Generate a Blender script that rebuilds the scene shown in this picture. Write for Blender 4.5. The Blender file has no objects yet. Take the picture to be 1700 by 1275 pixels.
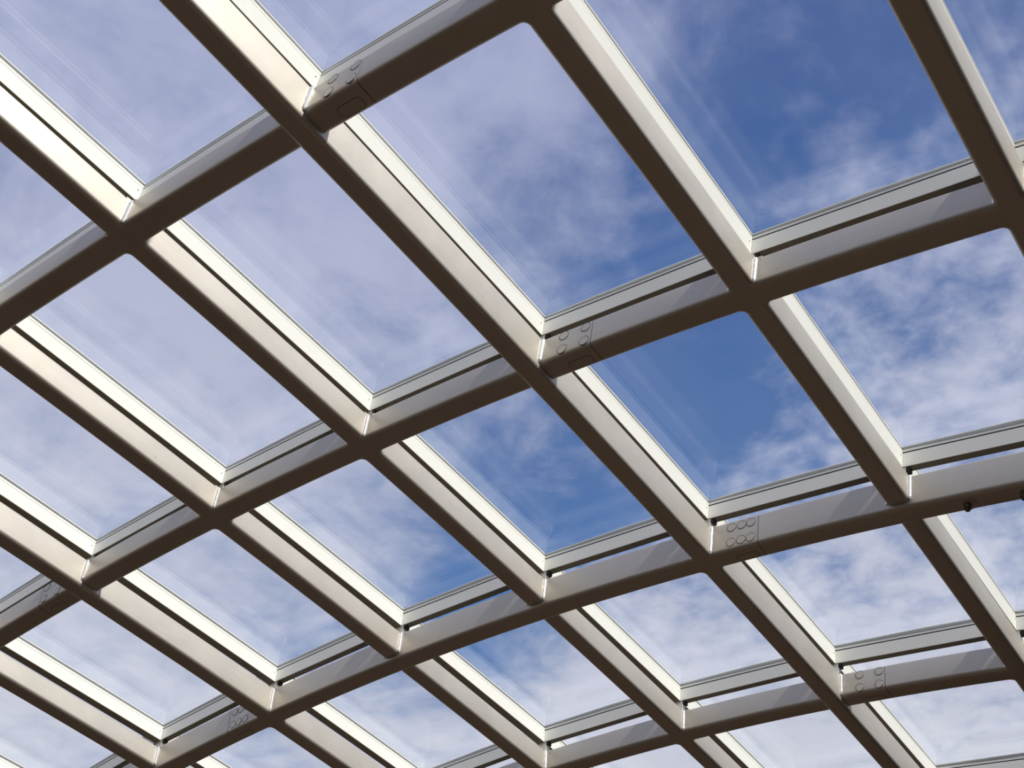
import bpy, bmesh, math, random
from mathutils import Vector, Matrix

random.seed(7)
C = bpy.context.scene.collection
SC = bpy.context.scene

# ------------------------------------------------------------------ camera
ELEV = math.radians(42.7)                    # the camera looks up at the roof
EYE = Vector((0.0, 0.0, 1.6))
cam_d = bpy.data.cameras.new('camera')
cam_d.sensor_fit = 'HORIZONTAL'
cam_d.sensor_width = 36.0
cam_d.lens = 2104.47 * 36.0 / 1700.0
cam_d.clip_start = 0.05
cam_d.clip_end = 500
cam = bpy.data.objects.new('camera', cam_d)
cam.location = EYE
cam.rotation_euler = (math.pi / 2 + ELEV, 0, 0)
C.objects.link(cam)
SC.camera = cam

# ------------------------------------------------------------------ exposure
SC.view_settings.view_transform = 'Standard'
SC.view_settings.look = 'None'
SC.view_settings.exposure = 0.0
SC.view_settings.gamma = 1.0
SC.view_settings.use_curve_mapping = False

# ------------------------------------------------------------------ node helper
class NT:
    def __init__(self, tree):
        self.t = tree
        tree.nodes.clear()
    def n(self, kind, **kw):
        nd = self.t.nodes.new(kind)
        for k, v in kw.items():
            setattr(nd, k, v)
        return nd
    def link(self, a, b):
        self.t.links.new(a, b)
    def math(self, op, a, b=None, c=None, clamp=False):
        nd = self.n('ShaderNodeMath', operation=op, use_clamp=clamp)
        for k, v in enumerate((a, b, c)):
            if v is None:
                continue
            if isinstance(v, (int, float)):
                nd.inputs[k].default_value = v
            else:
                self.link(v, nd.inputs[k])
        return nd.outputs[0]
    def maprange(self, v, a, b, c=0.0, d=1.0, interp='SMOOTHSTEP'):
        nd = self.n('ShaderNodeMapRange', interpolation_type=interp)
        self.link(v, nd.inputs['Value'])
        for k, x in zip(('From Min', 'From Max', 'To Min', 'To Max'), (a, b, c, d)):
            nd.inputs[k].default_value = x
        return nd.outputs[0]
    def noise(self, vec, scale, detail=4, rough=0.5, dist=0.0, lac=2.0):
        nd = self.n('ShaderNodeTexNoise')
        self.link(vec, nd.inputs['Vector'])
        nd.inputs['Scale'].default_value = scale
        nd.inputs['Detail'].default_value = detail
        nd.inputs['Roughness'].default_value = rough
        nd.inputs['Distortion'].default_value = dist
        nd.inputs['Lacunarity'].default_value = lac
        return nd.outputs['Fac']
    def mixc(self, f, a, b):
        nd = self.n('ShaderNodeMix', data_type='RGBA')
        if isinstance(f, (int, float)):
            nd.inputs[0].default_value = f
        else:
            self.link(f, nd.inputs[0])
        for v, s in ((a, nd.inputs[6]), (b, nd.inputs[7])):
            if isinstance(v, tuple):
                s.default_value = (*v, 1)
            else:
                self.link(v, s)
        return nd.outputs[2]

# ------------------------------------------------------------------ sky
def sky_dir(az, el):
    # azimuth in degrees, clockwise from the way the camera faces; elevation in degrees
    a, e = math.radians(az), math.radians(el)
    return (math.sin(a) * math.cos(e), math.cos(a) * math.cos(e), math.sin(e))

world = bpy.data.worlds.new('sky')
SC.world = world
world.use_nodes = True
w = NT(world.node_tree)
tc = w.n('ShaderNodeTexCoord')
D = tc.outputs['Generated']
sep = w.n('ShaderNodeSeparateXYZ'); w.link(D, sep.inputs[0])
zc = w.math('MAXIMUM', sep.outputs[2], 0.0)
den = w.math('ADD', zc, 0.12)
comb = w.n('ShaderNodeCombineXYZ')
w.link(w.math('DIVIDE', sep.outputs[0], den), comb.inputs[0])
w.link(w.math('DIVIDE', sep.outputs[1], den), comb.inputs[1])
P2 = comb.outputs[0]
big = w.noise(P2, 2.6, 3, 0.5, 0.4)
mid = w.noise(P2, 8.0, 7, 0.58, 0.6)
fine = w.noise(P2, 26.0, 6, 0.55, 0.2)
# clear patches (negative) and denser banks (positive): azimuth, elevation, spread in degrees, weight
PATCHES = [
    (16.6, 49.8, 5.2, -0.186), (3.4, 37.4, 5.2, -0.191), (27.5, 54.9, 5.2, -0.200), (9.3, 43.3, 5.2, -0.191), (-2.9, 33.7, 2.9, -0.373),
    (14.4, 26.5, 5.2, 0.073), (-20.7, 44.5, 5.2, 0.165), (22.8, 49.9, 2.9, 0.499), (3.3, 28.2, 2.9, 0.234), (0.0, 31.1, 2.9, -0.261),
    (22.8, 49.9, 5.2, -0.024), (-34.7, 58.5, 5.2, 0.162), (-4.6, 54.4, 5.2, 0.119), (24.6, 33.1, 2.9, -0.159), (3.4, 37.4, 2.9, -0.225),
    (-33.3, 38.6, 5.2, 0.123), (16.0, 61.1, 2.9, -0.135), (-21.3, 26.1, 2.9, 0.002), (-14.3, 33.2, 2.9, -0.098), (21.3, 26.1, 5.2, 0.139),
    (3.3, 28.2, 5.2, 0.208), (-7.5, 28.3, 2.9, -0.273), (10.6, 40.2, 5.2, -0.348), (27.7, 51.6, 2.9, -0.349), (38.7, 47.5, 2.9, -0.164),
    (20.1, 53.5, 2.9, -0.295), (10.4, 47.6, 5.2, -0.278), (26.4, 44.9, 2.9, -0.193), (16.6, 49.8, 2.9, -0.148), (-5.0, 27.4, 2.9, 0.253),
    (-1.5, 30.6, 2.9, -0.229), (-21.3, 26.1, 5.2, 0.119), (7.9, 32.4, 2.9, 0.110), (18.2, 30.6, 2.9, 0.077), (27.7, 59.0, 5.2, -0.201),
    (31.3, 52.0, 2.9, -0.121),
]
acc = w.math('ADD', 0.72, w.math('MULTIPLY', w.math('SUBTRACT', big, 0.5), 0.15))
for az, el, spread, wt in PATCHES:
    dp = w.n('ShaderNodeVectorMath', operation='DOT_PRODUCT')
    w.link(D, dp.inputs[0]); dp.inputs[1].default_value = sky_dir(az, el)
    kap = 1.0 / math.radians(spread) ** 2
    e = w.math('EXPONENT', w.math('MULTIPLY_ADD', dp.outputs['Value'], kap, -kap))
    acc = w.math('MULTIPLY_ADD', e, wt, acc)
dens = w.math('ADD', acc, w.math('MULTIPLY', w.math('SUBTRACT', mid, 0.5), 1.15))
# a field of small broken cloudlets off to the right
dp = w.n('ShaderNodeVectorMath', operation='DOT_PRODUCT')
w.link(D, dp.inputs[0]); dp.inputs[1].default_value = sky_dir(24.0, 37.0)
lets = w.maprange(dp.outputs['Value'], math.cos(math.radians(22)), math.cos(math.radians(6)), 0.40, 1.1)
dens = w.math('ADD', dens, w.math('MULTIPLY', w.math('SUBTRACT', fine, 0.5), lets))
cover = w.maprange(dens, 0.0, 1.0)
elv = w.maprange(sep.outputs[2], 0.42, 0.86, 0.0, 1.0, 'LINEAR')
blue = w.mixc(elv, (0.085, 0.225, 0.52), (0.040, 0.110, 0.34))
cloud = w.mixc(elv, (0.74, 0.75, 0.86), (0.42, 0.455, 0.69))
skyc = w.mixc(cover, blue, cloud)
ground = w.mixc(w.maprange(sep.outputs[2], -0.02, 0.02), (0.05, 0.045, 0.035), skyc)
bg = w.n('ShaderNodeBackground'); w.link(ground, bg.inputs['Color']); bg.inputs['Strength'].default_value = 1.0
out = w.n('ShaderNodeOutputWorld'); w.link(bg.outputs[0], out.inputs[0])

# ------------------------------------------------------------------ roof surface (a translation grid, metres)
K = 1.6
cE, sE = math.cos(ELEV), math.sin(ELEV)
def V(x, y, z):      # x right, y down, z ahead of the eye -> world axes
    return Vector((x, y * sE + z * cE, -y * cE + z * sE)) * K
O = V(-0.17984, 0.502929, 4.242128) + EYE
A1, A2, A3 = V(0.569843, 0.600946, 0.556607), V(-0.002169, 0.011084, -0.007866), V(0.002074, 0.001612, -0.000437)
B1, B2, B3 = V(0.538453, -0.240732, -0.330946), V(-0.002639, 0.029757, -0.024042), V(-0.000534, -0.000322, -0.001053)
LA, LB = A1.length, B1.length

def soft(x, lim):    # beyond the surveyed bays the curve goes on with constant curvature
    return max(-lim, min(lim, x))
def SURF(s, t):
    s3, t3 = soft(s, 3.2), soft(t, 2.2)
    return (O + A1 * t + A2 * (t * t / 2) + A3 * (t3 ** 3 / 6 + (t - t3) * t3 * t3 / 2)
            + B1 * s + B2 * (s * s / 2) + B3 * (s3 ** 3 / 6 + (s - s3) * s3 * s3 / 2))
def FRAME(s, t):
    s3, t3 = soft(s, 3.2), soft(t, 2.2)
    ta = A1 + A2 * t + A3 * (t3 * t3 / 2)
    tb = B1 + B2 * s + B3 * (s3 * s3 / 2)
    ta, tb = ta.normalized(), tb.normalized()
    n = ta.cross(tb).normalized()
    if n.z < 0:
        n = -n
    return ta, tb, n
def P(i, j, da=0.0, db=0.0, z=0.0):
    """grid line i along the cross beams, j along the ribs, offsets in metres along rib, along cross beam, outward"""
    s, t = i + db / LB, j - 1.5 + da / LA
    if z > H + 0.001:
        z += RISE * soft(t, 2.6)
    return SURF(s, t) + FRAME(s, t)[2] * z

# dimensions in metres
W_B = 0.0798 * K; W_A = 0.0693 * K          # widths of cross beams and of ribs
H = 0.0970 * K; DEEP = 0.0199 * K           # beam depth, extra depth of main members
R0 = 0.0145 * K                             # rounded lower edges
GAP = 0.0564 * K; HF = 0.0589 * K; LIP = 0.0119 * K
RISE = 0.0061 * K                           # the standoff of the glazing grows by this much per bay
Z_RAIL = H + GAP; Z_RTOP = Z_RAIL + HF; Z_LIP = Z_RTOP + LIP
RB0, RB1 = -0.0118 * K, 0.0157 * K          # rail over a cross beam: extent along the rib
RA0, RA1 = -0.0332 * K, 0.0020 * K          # rail over a rib: extent along the cross beam
ARM = 0.018 * K
deepA = lambda i: (i - 1) % 3 == 0
deepB = lambda j: (j - 2) % 4 == 0
flush = lambda i, j: deepA(i) == deepB(j)
I0, I1, J0, J1 = -4, 4, -1, 4

# ------------------------------------------------------------------ sun
ta_, tb_, n_ = FRAME(0, 0)
SUN_TO = (tb_ * 0.72 - ta_ * 0.09 + n_ * 0.69).normalized()
sd = bpy.data.lights.new('sun', 'SUN')
sd.energy = 4.8
sd.color = (1.0, 0.94, 0.84)
sd.angle = math.radians(0.53)
sun = bpy.data.objects.new('sun', sd)
sun.rotation_euler = SUN_TO.to_track_quat('Z', 'Y').to_euler()
sun.location = (8, 0, 20)
C.objects.link(sun)

# ------------------------------------------------------------------ materials
def principled(name):
    m = bpy.data.materials.new(name); m.use_nodes = True
    t = NT(m.node_tree)
    b = t.n('ShaderNodeBsdfPrincipled'); o = t.n('ShaderNodeOutputMaterial')
    t.link(b.outputs[0], o.inputs[0])
    return m, t, b

def make_steel():
    m, t, b = principled('bead_blasted_stainless_steel')
    co = t.n('ShaderNodeTexCoord').outputs['Object']
    n1 = t.noise(co, 3.5, 6, 0.6, 0.5)
    n2 = t.noise(co, 55.0, 4, 0.6)
    mp = t.n('ShaderNodeMapping'); mp.inputs['Scale'].default_value = (2.0, 2.0, 22.0)
    t.link(co, mp.inputs['Vector'])
    n3 = t.noise(mp.outputs[0], 3.0, 4, 0.6, 0.3)
    f = t.math('ADD', t.math('MULTIPLY', n1, 0.55), t.math('MULTIPLY', n3, 0.45))
    col = t.mixc(t.maprange(f, 0.35, 0.65), (0.565, 0.525, 0.465), (0.605, 0.565, 0.505))
    spots = t.maprange(t.noise(co, 38.0, 2, 0.4), 0.73, 0.78)
    col = t.mixc(t.math('MULTIPLY', spots, 0.25), col, (0.22, 0.19, 0.16))
    t.link(col, b.inputs['Base Color'])
    b.inputs['Metallic'].default_value = 0.66
    t.link(t.maprange(n1, 0.3, 0.7, 0.49, 0.53), b.inputs['Roughness'])
    bp = t.n('ShaderNodeBump'); bp.inputs['Strength'].default_value = 0.05; bp.inputs['Distance'].default_value = 0.002
    t.link(n2, bp.inputs['Height']); t.link(bp.outputs[0], b.inputs['Normal'])
    return m

def make_weld():
    m, t, b = principled('bright_weld_metal')
    co = t.n('ShaderNodeTexCoord').outputs['Object']
    n1 = t.noise(co, 70.0, 3, 0.6)
    t.link(t.mixc(n1, (0.70, 0.70, 0.70), (0.86, 0.86, 0.84)), b.inputs['Base Color'])
    b.inputs['Metallic'].default_value = 0.75; b.inputs['Roughness'].default_value = 0.33
    bp = t.n('ShaderNodeBump'); bp.inputs['Strength'].default_value = 0.35; bp.inputs['Distance'].default_value = 0.002
    t.link(n1, bp.inputs['Height']); t.link(bp.outputs[0], b.inputs['Normal'])
    return m

def make_alu():
    m, t, b = principled('white_coated_aluminium')
    co = t.n('ShaderNodeTexCoord').outputs['Object']
    n1 = t.noise(co, 5.0, 5, 0.6)
    t.link(t.mixc(n1, (0.84, 0.84, 0.78), (0.89, 0.885, 0.83)), b.inputs['Base Color'])
    b.inputs['Metallic'].default_value = 0.0; b.inputs['Roughness'].default_value = 0.42
    return m

def make_black(name, c, r):
    m, t, b = principled(name)
    co = t.n('ShaderNodeTexCoord').outputs['Object']
    n1 = t.noise(co, 30.0, 3, 0.5)
    t.link(t.mixc(n1, c, tuple(x * 1.5 for x in c)), b.inputs['Base Color'])
    b.inputs['Roughness'].default_value = r
    return m

def make_glass():
    m = bpy.data.materials.new('dusty_roof_glass'); m.use_nodes = True
    t = NT(m.node_tree)
    co = t.n('ShaderNodeTexCoord').outputs['Object']
    lw = t.n('ShaderNodeLayerWeight'); lw.inputs['Blend'].default_value = 0.5
    p5 = t.math('POWER', lw.outputs['Facing'], 5.0)
    fac = t.math('ADD', t.math('MULTIPLY', p5, 0.9), 0.058)
    tr = t.n('ShaderNodeBsdfTransparent'); tr.inputs['Color'].default_value = (0.955, 0.97, 0.975, 1)
    gl = t.n('ShaderNodeBsdfGlossy'); gl.inputs['Roughness'].default_value = 0.0
    gl.inputs['Color'].default_value = (0.95, 0.96, 1.0, 1)
    mx = t.n('ShaderNodeMixShader'); t.link(fac, mx.inputs[0]); t.link(tr.outputs[0], mx.inputs[1]); t.link(gl.outputs[0], mx.inputs[2])
    # dust film and specks of dirt
    du = t.n('ShaderNodeBsdfTranslucent'); du.inputs['Color'].default_value = (0.80, 0.80, 0.86, 1)
    specks = t.maprange(t.noise(co, 60.0, 2, 0.5), 0.79, 0.82, 0.0, 0.22)
    film = t.maprange(t.noise(co, 1.4, 4, 0.6), 0.3, 0.75, 0.008, 0.022)
    mx2 = t.n('ShaderNodeMixShader'); t.link(t.math('ADD', film, specks, clamp=True), mx2.inputs[0])
    t.link(mx.outputs[0], mx2.inputs[1]); t.link(du.outputs[0], mx2.inputs[2])
    o = t.n('ShaderNodeOutputMaterial'); t.link(mx2.outputs[0], o.inputs[0])
    return m

def make_floor():
    m, t, b = principled('added_brown_floor')
    co = t.n('ShaderNodeTexCoord').outputs['Object']
    mp = t.n('ShaderNodeMapping'); mp.inputs['Scale'].default_value = (1.0, 9.0, 1.0); t.link(co, mp.inputs['Vector'])
    n1 = t.noise(mp.outputs[0], 1.2, 6, 0.6, 0.4)
    t.link(t.mixc(n1, (0.048, 0.030, 0.014), (0.078, 0.049, 0.024)), b.inputs['Base Color'])
    b.inputs['Roughness'].default_value = 0.6
    return m

STEEL, WELD, ALU = make_steel(), make_weld(), make_alu()
RUBBER = make_black('black_rubber_gasket', (0.006, 0.006, 0.006), 0.7)
DARKM = make_black('dark_zinc_bolt', (0.10, 0.085, 0.065), 0.5)
BASEM = make_black('dark_brown_rail_underside', (0.085, 0.070, 0.046), 0.6)  # dark brown strip along the underside of each rail
GREYSEAL = make_black('grey_silicone_seal', (0.16, 0.16, 0.15), 0.6)
RINGM = make_black('dark_joint_line', (0.07, 0.06, 0.05), 0.6)
GLASS, FLOORM = make_glass(), make_floor()

# ------------------------------------------------------------------ mesh helpers
def finish(name, bm, mat, parent=None, angle=35, smooth=True):
    bmesh.ops.remove_doubles(bm, verts=bm.verts, dist=1e-6)
    bmesh.ops.recalc_face_normals(bm, faces=bm.faces)
    me = bpy.data.meshes.new(name)
    bm.to_mesh(me); bm.free()
    if smooth:
        me.shade_smooth()
        me.set_sharp_from_angle(angle=math.radians(angle))
    me.materials.append(mat)
    o = bpy.data.objects.new(name, me)
    C.objects.link(o)
    if parent is not None:
        o.parent = parent
        o.matrix_parent_inverse = parent.matrix_world.inverted()
    return o

def thing(name, label, cat, loc, group=None):
    o = bpy.data.objects.new(name, None)
    o.empty_display_size = 0.1
    o.location = loc
    o.matrix_world = Matrix.Translation(loc)
    C.objects.link(o)
    o['label'] = label; o['category'] = cat
    if group:
        o['group'] = group
    return o

def loft(bm, rings, cap=True):
    vs = [[bm.verts.new(p) for p in r] for r in rings]
    m = len(vs[0])
    for a, b in zip(vs[:-1], vs[1:]):
        for k in range(m):
            bm.faces.new((a[k], a[(k + 1) % m], b[(k + 1) % m], b[k]))
    if cap:
        bm.faces.new(vs[0][::-1]); bm.faces.new(vs[-1])

def profile(wd, z0, z1, r=R0, seg=7, rt=0.0095 * K):
    pts = []
    for k in range(seg + 1):
        a = math.pi + k * math.pi / 2 / seg
        pts.append((-wd / 2 + r + r * math.cos(a), z0 + r + r * math.sin(a)))
    for k in range(seg + 1):
        a = 1.5 * math.pi + k * math.pi / 2 / seg
        pts.append((wd / 2 - r + r * math.cos(a), z0 + r + r * math.sin(a)))
    for k in range(5):
        a = k * math.pi / 8
        pts.append((wd / 2 - rt + rt * math.cos(a), z1 - rt + rt * math.sin(a)))
    for k in range(5):
        a = math.pi / 2 + k * math.pi / 8
        pts.append((-wd / 2 + rt + rt * math.cos(a), z1 - rt + rt * math.sin(a)))
    return pts

def rect(a0, a1, z0, z1, bev=0.0015):
    return [(a0 + bev, z0), (a1 - bev, z0), (a1, z0 + bev), (a1, z1 - bev), (a1 - bev, z1), (a0 + bev, z1), (a0, z1 - bev), (a0, z0 + bev)]

def sweep_rib(i, j0, o0, j1, o1, prof, n=8):
    """profile (along cross beam, outward) swept along rib i from j0 + o0 metres to j1 + o1 metres"""
    bm = bmesh.new()
    t0, t1 = j0 + o0 / LA, j1 + o1 / LA
    loft(bm, [[P(i, t0 + (t1 - t0) * k / n, 0, b, z) for b, z in prof] for k in range(n + 1)])
    return bm
def sweep_cross(j, i0, o0, i1, o1, prof, n=8):
    bm = bmesh.new()
    s0, s1 = i0 + o0 / LB, i1 + o1 / LB
    loft(bm, [[P(s0 + (s1 - s0) * k / n, j, a, 0, z) for a, z in prof] for k in range(n + 1)])
    return bm
def box_at(i, j, a0, a1, b0, b1, z0, z1):
    bm = bmesh.new()
    loft(bm, [[P(i, j, a, b, z) for a, b in ((a0, b0), (a1, b0), (a1, b1), (a0, b1))] for z in (z0, z1)])
    return bm

QR = {(-1, 1): 0.004 * K, (-1, -1): 0.006 * K, (1, 1): 0.013 * K, (1, -1): 0.015 * K}   # fillets of the four corners
def node_cross(i, j, z0):
    """cross-shaped welded joint with filleted inner corners and rounded lower edges"""
    ha, hb = W_B / 2, W_A / 2
    def outline(d):
        pts = []
        for sa, sb in ((1, 1), (-1, 1), (-1, -1), (1, -1)):
            R = QR[(sa, sb)]
            ca, cb = sa * (ha + R), sb * (hb + R)
            arc = []
            for k in range(7):
                u = k / 6 * math.pi / 2      # from the rib side towards the cross-beam side
                arc.append((ca - sa * (R + d) * math.sin(u), cb - sb * (R + d) * math.cos(u)))
            arc = [(sa * (ha + ARM), sb * (hb - d))] + arc + [(sa * (ha - d), sb * (hb + ARM))]
            if sa * sb < 0:
                arc = arc[::-1]
            pts += arc
        return pts
    rings = []
    for k in range(7):
        u = k / 6 * math.pi / 2
        rings.append(([*outline(R0 * (1 - math.sin(u)))], z0 + R0 * (1 - math.cos(u))))
    rings.append((outline(0.0), H))
    bm = bmesh.new()
    vs = [[bm.verts.new(P(i, j, a, b, z)) for a, b in r] for r, z in rings]
    m = len(vs[0])
    for a, b in zip(vs[:-1], vs[1:]):
        for k in range(m):
            bm.faces.new((a[k], a[(k + 1) % m], b[(k + 1) % m], b[k]))
    for ring, z in ((vs[0], z0), (vs[-1], H)):
        c = bm.verts.new(P(i, j, 0, 0, z))
        for k in range(m):
            bm.faces.new((ring[k], ring[(k + 1) % m], c))
    return bm

def bead(i, j, a, b, z0, z1, r=0.0062 * K):
    bm = bmesh.new()
    rings = []
    N = 14
    for k in range(N + 1):
        z = z0 + (z1 - z0) * k / N
        rr = r * (1 + 0.07 * random.uniform(-1, 1)) * (0.55 if k in (0, N) else 1)
        rings.append([P(i, j, a + rr * math.cos(q * math.pi / 5), b + rr * math.sin(q * math.pi / 5), z) for q in range(10)])
    loft(bm, rings)
    return bm

def disc(origin, nrm, up, r, h, seg=24, bev=0.0012):
    bm = bmesh.new()
    u = up.normalized(); v = nrm.cross(u).normalized()
    rings = []
    for rr, hh in ((r, -0.002), (r, h - bev), (r - bev, h)):
        rings.append([origin + nrm * hh + (u * math.cos(2 * math.pi * k / seg) + v * math.sin(2 * math.pi * k / seg)) * rr for k in range(seg)])
    loft(bm, rings)
    return bm

# ------------------------------------------------------------------ unseen floor, added so the beam undersides reflect it
bm = bmesh.new()
loft(bm, [[Vector((x, y, z)) for x, y in ((-10.4, -6.4), (10.4, -6.4), (10.4, 18.4), (-10.4, 18.4))] for z in (-0.1, 0.0)])
fl = finish('floor', bm, FLOORM, smooth=False)
fl['kind'] = 'structure'; fl['label'] = 'unseen dark brown floor added below the glass roof'

WALLM = make_black('dark_brown_added_wall', (0.014, 0.010, 0.007), 0.8)  # unseen walls, added to give the rounded beam edges a dark reflection
for nm, x0, x1, y0, y1, lab in (('added_wall_left', -10.4, -10.0, -6.0, 18.0, 'unseen dark brown wall added left of the roof'),
                                ('added_wall_right', 10.0, 10.4, -6.0, 18.0, 'unseen dark brown wall added right of the roof'),
                                ('added_wall_front', -10.4, 10.4, 18.0, 18.4, 'unseen dark brown wall added beyond the far end of the roof'),
                                ('added_wall_back', -10.4, 10.4, -6.4, -6.0, 'unseen dark brown wall added behind the viewer')):
    bm = bmesh.new()
    loft(bm, [[Vector((x, y, z)) for x, y in ((x0, y0), (x1, y0), (x1, y1), (x0, y1))] for z in (0.0, 7.0)])
    o = finish(nm, bm, WALLM, smooth=False)
    o['kind'] = 'structure'; o['label'] = lab

# ------------------------------------------------------------------ steel ribs
RIB_LABEL = {
 -4: 'steel rib outside the bottom left corner of the photo',
 -3: 'short length of steel rib cutting across the bottom left corner',
 -2: 'deep steel rib next to the bottom left corner rib, entering at the left edge',
 -1: 'steel rib entering at mid left edge and leaving at the bottom edge centre',
 0: 'steel rib directly left of the long central rib',
 1: 'long deep central steel rib from top left edge with bolted splices beside it',
 2: 'steel rib directly right of the long central rib',
 3: 'dark steel rib in the top right corner reaching the right edge',
 4: 'steel rib just beyond the right edge of the photo'}
for i in range(I0, I1 + 1):
    root = thing('steel_rib', RIB_LABEL[i], 'beam', P(i, 1.5), 'parallel steel ribs of the roof grid')
    z0 = -DEEP if deepA(i) else 0.0
    prof = profile(W_A, z0, H)
    # breaks: (position, offset before, offset after)
    br = []
    for j in range(J0, J1 + 1):
        if flush(i, j):
            br.append((j, -(W_B / 2 + ARM), W_B / 2 + ARM))
        elif deepB(j):
            br.append((j, -(W_B / 2 - 0.001), W_B / 2 - 0.001))
    start = (J0 - 0.45, 0.0)
    for j, ob, oa in br:
        finish('rib_segment', sweep_rib(i, *start, j, ob, prof), STEEL, root)
        start = (j, oa)
    finish('rib_segment', sweep_rib(i, *start, J1 + 0.45, 0.0, prof), STEEL, root)
    for j in range(J0, J1 + 1):
        if flush(i, j):
            finish('welded_joint', node_cross(i, j, z0), STEEL, root)
        zb = z0 if flush(i, j) else 0.0
        for sa, sb in ((-1, 1), (-1, -1)):
            finish('weld_bead', bead(i, j, sa * (W_B / 2 + 0.001 * K), sb * (W_A / 2 + 0.001 * K), zb + R0 * 0.35, H - 0.002, (0.0062 if sb > 0 else 0.004) * K), WELD, root)
        # bracket that carries the glazing rails clear of the steel
        br_o = finish('rail_bracket', box_at(i, j, RB0 + 0.003, RB1 - 0.004, RA0 + 0.006, RA1 + 0.010 * K, H - 0.002, Z_RAIL), ALU, root, smooth=False)
        br_o['label'] = 'small pale bracket between steel joint and glazing rail'
        finish('black_block', box_at(i, j, RB0 + 0.004, RB1 - 0.002, RA1 + 0.010 * K, RA1 + 0.021 * K, Z_RAIL - 0.022, Z_RAIL), RUBBER, br_o, smooth=False)  # black block beside the bracket, just under the transom rail

# ------------------------------------------------------------------ cross beams
CROSS_LABEL = {
 -1: 'steel cross beam beyond the top edge of the photo',
 0: 'steel cross beam across the top left, reaching the top edge centre',
 1: 'long steel cross beam from lower left edge through the centre to upper right edge',
 2: 'deep steel cross beam below the central one, two bolts hanging at its right',
 3: 'steel cross beam in the lower right with a four-bolt splice',
 4: 'steel cross beam beyond the bottom right corner of the photo'}
HEAD = 0.172 * K            # bolted splice head beside a main rib
def splice_parts(seg, i, side, j, z0):
    """flush bolt covers on the face that looks up the rib, and an access cover below; side +1 right of rib i, -1 left"""
    cols = (0.075, 0.112, 0.146) if deepB(j) else (0.075, 0.150)
    rows = (z0 + 0.031 * K, z0 + 0.090 * K) if deepB(j) else (0.024 * K, 0.076 * K)
    f0 = W_A / 2 / K
    for cc in cols:
        for zq in rows:
            db = side * (f0 + cc) * K
            ta, tb, n = FRAME(i + db / LB, j - 1.5)
            o = P(i, j, -W_B / 2, db, zq)
            fn = (P(i, j, -W_B / 2, db + 0.03, zq) - P(i, j, -W_B / 2, db - 0.03, zq)).cross(P(i, j, -W_B / 2, db, zq + 0.03) - P(i, j, -W_B / 2, db, zq - 0.03)).normalized()
            fn = fn if fn.dot(ta) < 0 else -fn
            finish('bolt_cover', disc(o, fn, n, 0.0146 * K, 0.0015, bev=0.0005), STEEL, seg, angle=30)
            finish('bolt_ring', disc(o, fn, n, 0.0168 * K, 0.0008, bev=0.0001), RINGM, seg, angle=30)
    # access cover, half let into the lower face
    bm = bmesh.new()
    d0, d1 = side * (f0 + 0.075) * K, side * (f0 + 0.150) * K
    a0, a1 = -0.004 * K, W_B / 2 - R0 * 0.8
    pts = []
    rr = 0.012 * K
    for (ca, cb, q0) in ((a1 - rr, max(d0, d1) - rr, 0), (a0 + rr, max(d0, d1) - rr, 90), (a0 + rr, min(d0, d1) + rr, 180), (a1 - rr, min(d0, d1) + rr, 270)):
        for k in range(5):
            an = math.radians(q0 + k * 22.5)
            pts.append((ca + rr * math.cos(an), cb + rr * math.sin(an)))
    loft(bm, [[P(i, j, a, b, z) for a, b in pts] for z in (z0 + 0.004, z0 - 0.0010)])
    ca, cb = (a0 + a1) / 2, (d0 + d1) / 2
    bj = bmesh.new()
    big_p = [(ca + (a - ca) * 1.07, cb + (b - cb) * 1.03) for a, b in pts]
    loft(bj, [[P(i, j, a, b, z) for a, b in big_p] for z in (z0 + 0.004, z0 - 0.0004)])
    finish('cover_joint', bj, RUBBER, seg, angle=30)
    finish('access_cover', bm, STEEL, seg, angle=30)

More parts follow.
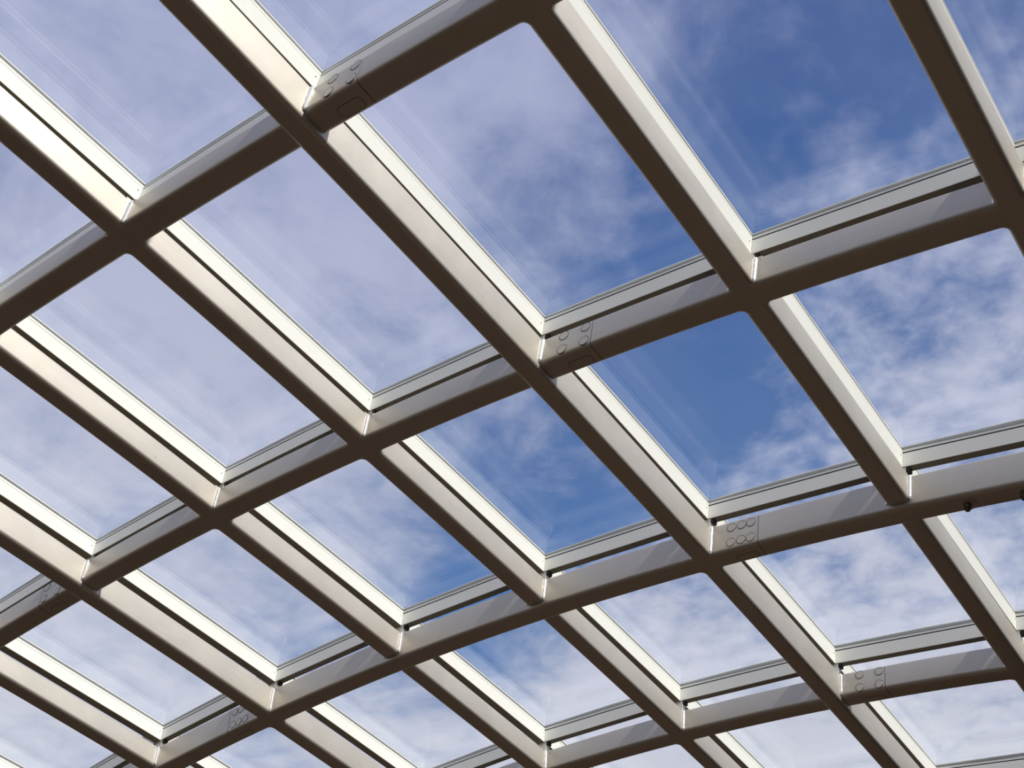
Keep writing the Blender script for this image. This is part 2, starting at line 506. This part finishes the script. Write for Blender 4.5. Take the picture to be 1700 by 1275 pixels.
for j in range(J0, J1 + 1):
    root = thing('steel_purlin', CROSS_LABEL[j], 'beam', P(0, j), 'parallel steel cross beams of the roof grid')
    z0 = -DEEP if deepB(j) else 0.0
    prof = profile(W_B, z0, H)
    def end_off(i, sgn):
        return sgn * (W_A / 2 + (ARM if flush(i, j) else -0.001)) if (flush(i, j) or deepA(i)) else None
    stops = [i for i in range(I0, I1 + 1) if end_off(i, 1) is not None]
    spans = [((I0 - 0.45, 0.0), (stops[0], end_off(stops[0], -1)))]
    for a, b in zip(stops[:-1], stops[1:]):
        spans.append(((a, end_off(a, 1)), (b, end_off(b, -1))))
    spans.append(((stops[-1], end_off(stops[-1], 1)), (I1 + 0.45, 0.0)))
    for (ia, oa), (ib, ob) in spans:
        n = 8 * max(1, int(round(ib - ia)))
        cut0 = ia == 1                       # bolted head to the right of the central rib
        cut1 = ib == -2                      # and to the left of the left-hand main rib
        s_o, e_o = oa, ob
        gp = 0.0034
        if cut0:
            h = finish('splice_head', sweep_cross(j, ia, oa, ia, W_A / 2 + HEAD, prof, 3), STEEL, root)
            splice_parts(h, ia, 1, j, z0)
            finish('splice_filler', sweep_cross(j, ia, W_A / 2 + HEAD - 0.001, ia, W_A / 2 + HEAD + gp + 0.001, profile(W_B - 0.006, z0 + 0.003, H - 0.003), 1), RUBBER, h)  # black filler inside the splice gap
            s_o = W_A / 2 + HEAD + gp
        if cut1:
            h = finish('splice_head', sweep_cross(j, ib, -(W_A / 2 + HEAD), ib, ob, prof, 3), STEEL, root)
            splice_parts(h, ib, -1, j, z0)
            finish('splice_filler', sweep_cross(j, ib, -(W_A / 2 + HEAD + gp + 0.001), ib, -(W_A / 2 + HEAD - 0.001), profile(W_B - 0.006, z0 + 0.003, H - 0.003), 1), RUBBER, h)
            e_o = -(W_A / 2 + HEAD + gp)
        finish('beam_segment', sweep_cross(j, ia, s_o, ib, e_o, prof, n), STEEL, root)
    if j == 2:
        for fr in (2.285, 2.525):
            o = P(fr, j, 0.004 * K, 0, z0); ta, tb, n = FRAME(fr, j - 1.5)
            bolt = finish('hanging_bolt', disc(o - n * 0.004, -n, tb, 0.0075 * K, 0.034, 16), DARKM, root)
            bolt['label'] = 'dark threaded stud hanging below the beam'
            finish('washer', disc(o, -n, tb, 0.026 * K, 0.004, 28), STEEL, bolt)
            finish('nut', disc(o - n * 0.006, -n, tb, 0.0125 * K, 0.020, 6), DARKM, bolt)
            bm = bmesh.new()
            rings = []
            for k in range(11):
                rr = 0.0082 * K if k % 2 else 0.0072 * K
                rings.append([o - n * (0.024 + k * 0.0012) + (tb * math.cos(q * math.pi / 6) + ta * math.sin(q * math.pi / 6)) * rr for q in range(12)])
            loft(bm, rings)
            finish('thread', bm, DARKM, bolt)

# ------------------------------------------------------------------ glazing rails
WORD = {-4: 'just showing at the extreme bottom left corner', -3: 'over the bottom left corner rib', -2: 'over the deep rib near the bottom left',
        -1: 'over the third rib from the bottom left', 0: 'over the rib left of the central rib', 1: 'over the long central rib',
        2: 'over the rib right of the central rib', 3: 'over the top right rib', 4: 'beyond the right edge of the photo'}
for i in range(I0, I1 + 1):
    root = thing('glazing_rail', 'white aluminium glazing rail ' + WORD[i], 'rail', P(i, 1.5, 0, 0, Z_RAIL), 'glazing rails along the ribs')
    for j in range(J0, J1):
        finish('rail_segment', sweep_rib(i, j, RB0, j + 1, RB0 - 0.0006, rect(RA0, RA1, Z_RAIL + 0.002, Z_RTOP), 1), ALU, root, smooth=False)
        finish('rail_base', sweep_rib(i, j, RB0, j + 1, RB0 - 0.0006, rect(RA0 + 0.0008, RA1 - 0.0008, Z_RAIL, Z_RAIL + 0.003, 0.0004), 1), BASEM, root, smooth=False)
        finish('gasket', sweep_rib(i, j, RB1, j + 1, RB0, rect(RA0 + 0.002, RA1 - 0.002, Z_RTOP - 0.001, Z_LIP - 0.001, 0.0003), 1), RUBBER, root, smooth=False)
        # small fixing screw near the lower end of each rail face
        q = j + 1
        ta, tb, n = FRAME(i + RA1 / LB, q - 1.5)
        sc_ = finish('screw', disc(P(i, q, RB0 - 0.012 * K, RA1, Z_RAIL + HF * 0.68), tb, n, 0.0022 * K, 0.0008, 10, 0.0003), RUBBER, root)
    finish('cap_strip', sweep_rib(i, J0, 0, J1, 0, rect(RA0 + 0.004, RA1 - 0.004, Z_LIP + 0.016, Z_LIP + 0.020, 0.0005), 16), ALU, root, smooth=False)
WORDB = {-1: 'beyond the top edge', 0: 'over the cross beam near the top left', 1: 'over the long central cross beam',
         2: 'over the deep cross beam with the hanging bolts', 3: 'over the lower right cross beam', 4: 'cut off by the bottom edge at the lower right'}
for j in range(J0, J1 + 1):
    root = thing('transom_rail', 'grey-lit aluminium transom rail ' + WORDB[j], 'rail', P(0, j, 0, 0, Z_RAIL), 'transom rails along the cross beams')
    for i in range(I0, I1):
        finish('rail_segment', sweep_cross(j, i, RA1 + 0.0006, i + 1, RA0 - 0.0006, rect(RB0, RB1, Z_RAIL + 0.002, Z_RTOP - 0.0065), 1), ALU, root, smooth=False)
        finish('rail_base', sweep_cross(j, i, RA1 + 0.0006, i + 1, RA0 - 0.0006, rect(RB0 + 0.0008, RB1 - 0.0008, Z_RAIL, Z_RAIL + 0.003, 0.0004), 1), BASEM, root, smooth=False)
        finish('gasket', sweep_cross(j, i, RA1 - 0.001, i + 1, RA0 + 0.001, rect(RB0 + 0.0012, RB1 - 0.0012, Z_RTOP - 0.007, Z_LIP - 0.001, 0.0003), 1), RUBBER, root, smooth=False)
    finish('cap_strip', sweep_cross(j, I0, 0, I1, 0, rect(RB0 + 0.004, RB1 - 0.004, Z_LIP + 0.016, Z_LIP + 0.020, 0.0005), 16), ALU, root, smooth=False)

# ------------------------------------------------------------------ glass panels
RIBN = {-4: 'left of the bottom left corner rib', -3: 'right of the bottom left corner rib', -2: 'right of the deep left rib',
        -1: 'left of the rib beside the central rib', 0: 'directly left of the central rib', 1: 'directly right of the central rib',
        2: 'left of the top right rib', 3: 'right of the top right rib'}
ROWN = {-1: 'above the top left beam', 0: 'below the top left beam', 1: 'above the deep cross beam', 2: 'below the deep cross beam', 3: 'below the lower right beam'}
for i in range(I0, I1):
    for j in range(J0, J1):
        root = thing('glass_panel', 'glass panel %s, %s' % (RIBN[i], ROWN[j]), 'glass panel', P(i + .5, j + .5, 0, 0, Z_LIP), 'glass panels of the roof')
        a0, a1 = (RB0 + RB1) / 2 + 0.002, (RB0 + RB1) / 2 - 0.002
        b0, b1 = (RA0 + RA1) / 2 + 0.002, (RA0 + RA1) / 2 - 0.002
        bm = bmesh.new()
        crn = [(i, j, a0, b0), (i, j + 1, a1, b0), (i + 1, j + 1, a1, b1), (i + 1, j, a0, b1)]
        loft(bm, [[P(*c, z) for c in crn] for z in (Z_LIP, Z_LIP + 0.014)])
        finish('glass_pane', bm, GLASS, root, smooth=False)
        # glazing beads round the pane, with a shadow gap above the rails
        zb0, zb1 = Z_RTOP + 0.0012, Z_LIP
        for nm, bmx in (('glazing_bead', sweep_rib(i, j, RB1 + 0.0, j + 1, RB0, rect(RA1 - 0.012, RA1 - 0.0005, zb0, zb1, 0.0004), 1)),
                        ('glazing_bead', sweep_rib(i + 1, j, RB1, j + 1, RB0, rect(RA0 + 0.0005, RA0 + 0.012, zb0, zb1, 0.0004), 1)),
                        ('glazing_bead', sweep_cross(j, i, RA1, i + 1, RA0, rect(RB1 - 0.012, RB1 - 0.0005, zb0, zb1, 0.0004), 1)),
                        ('glazing_bead', sweep_cross(j + 1, i, RA1, i + 1, RA0, rect(RB0 + 0.0005, RB0 + 0.012, zb0, zb1, 0.0004), 1))):
            finish(nm, bmx, ALU, root, smooth=False)
        zs0 = Z_LIP - 0.0022
        for bmx in (sweep_rib(i, j, RB1, j + 1, RB0, rect(RA1 - 0.006, RA1 + 0.0006, zs0, Z_LIP, 0.0002), 1),
                    sweep_rib(i + 1, j, RB1, j + 1, RB0, rect(RA0 - 0.0006, RA0 + 0.006, zs0, Z_LIP, 0.0002), 1),
                    sweep_cross(j, i, RA1, i + 1, RA0, rect(RB1 - 0.006, RB1 + 0.0006, zs0, Z_LIP, 0.0002), 1),
                    sweep_cross(j + 1, i, RA1, i + 1, RA0, rect(RB0 - 0.0006, RB0 + 0.006, zs0, Z_LIP, 0.0002), 1)):
            finish('glass_seal', bmx, GREYSEAL, root, smooth=False)
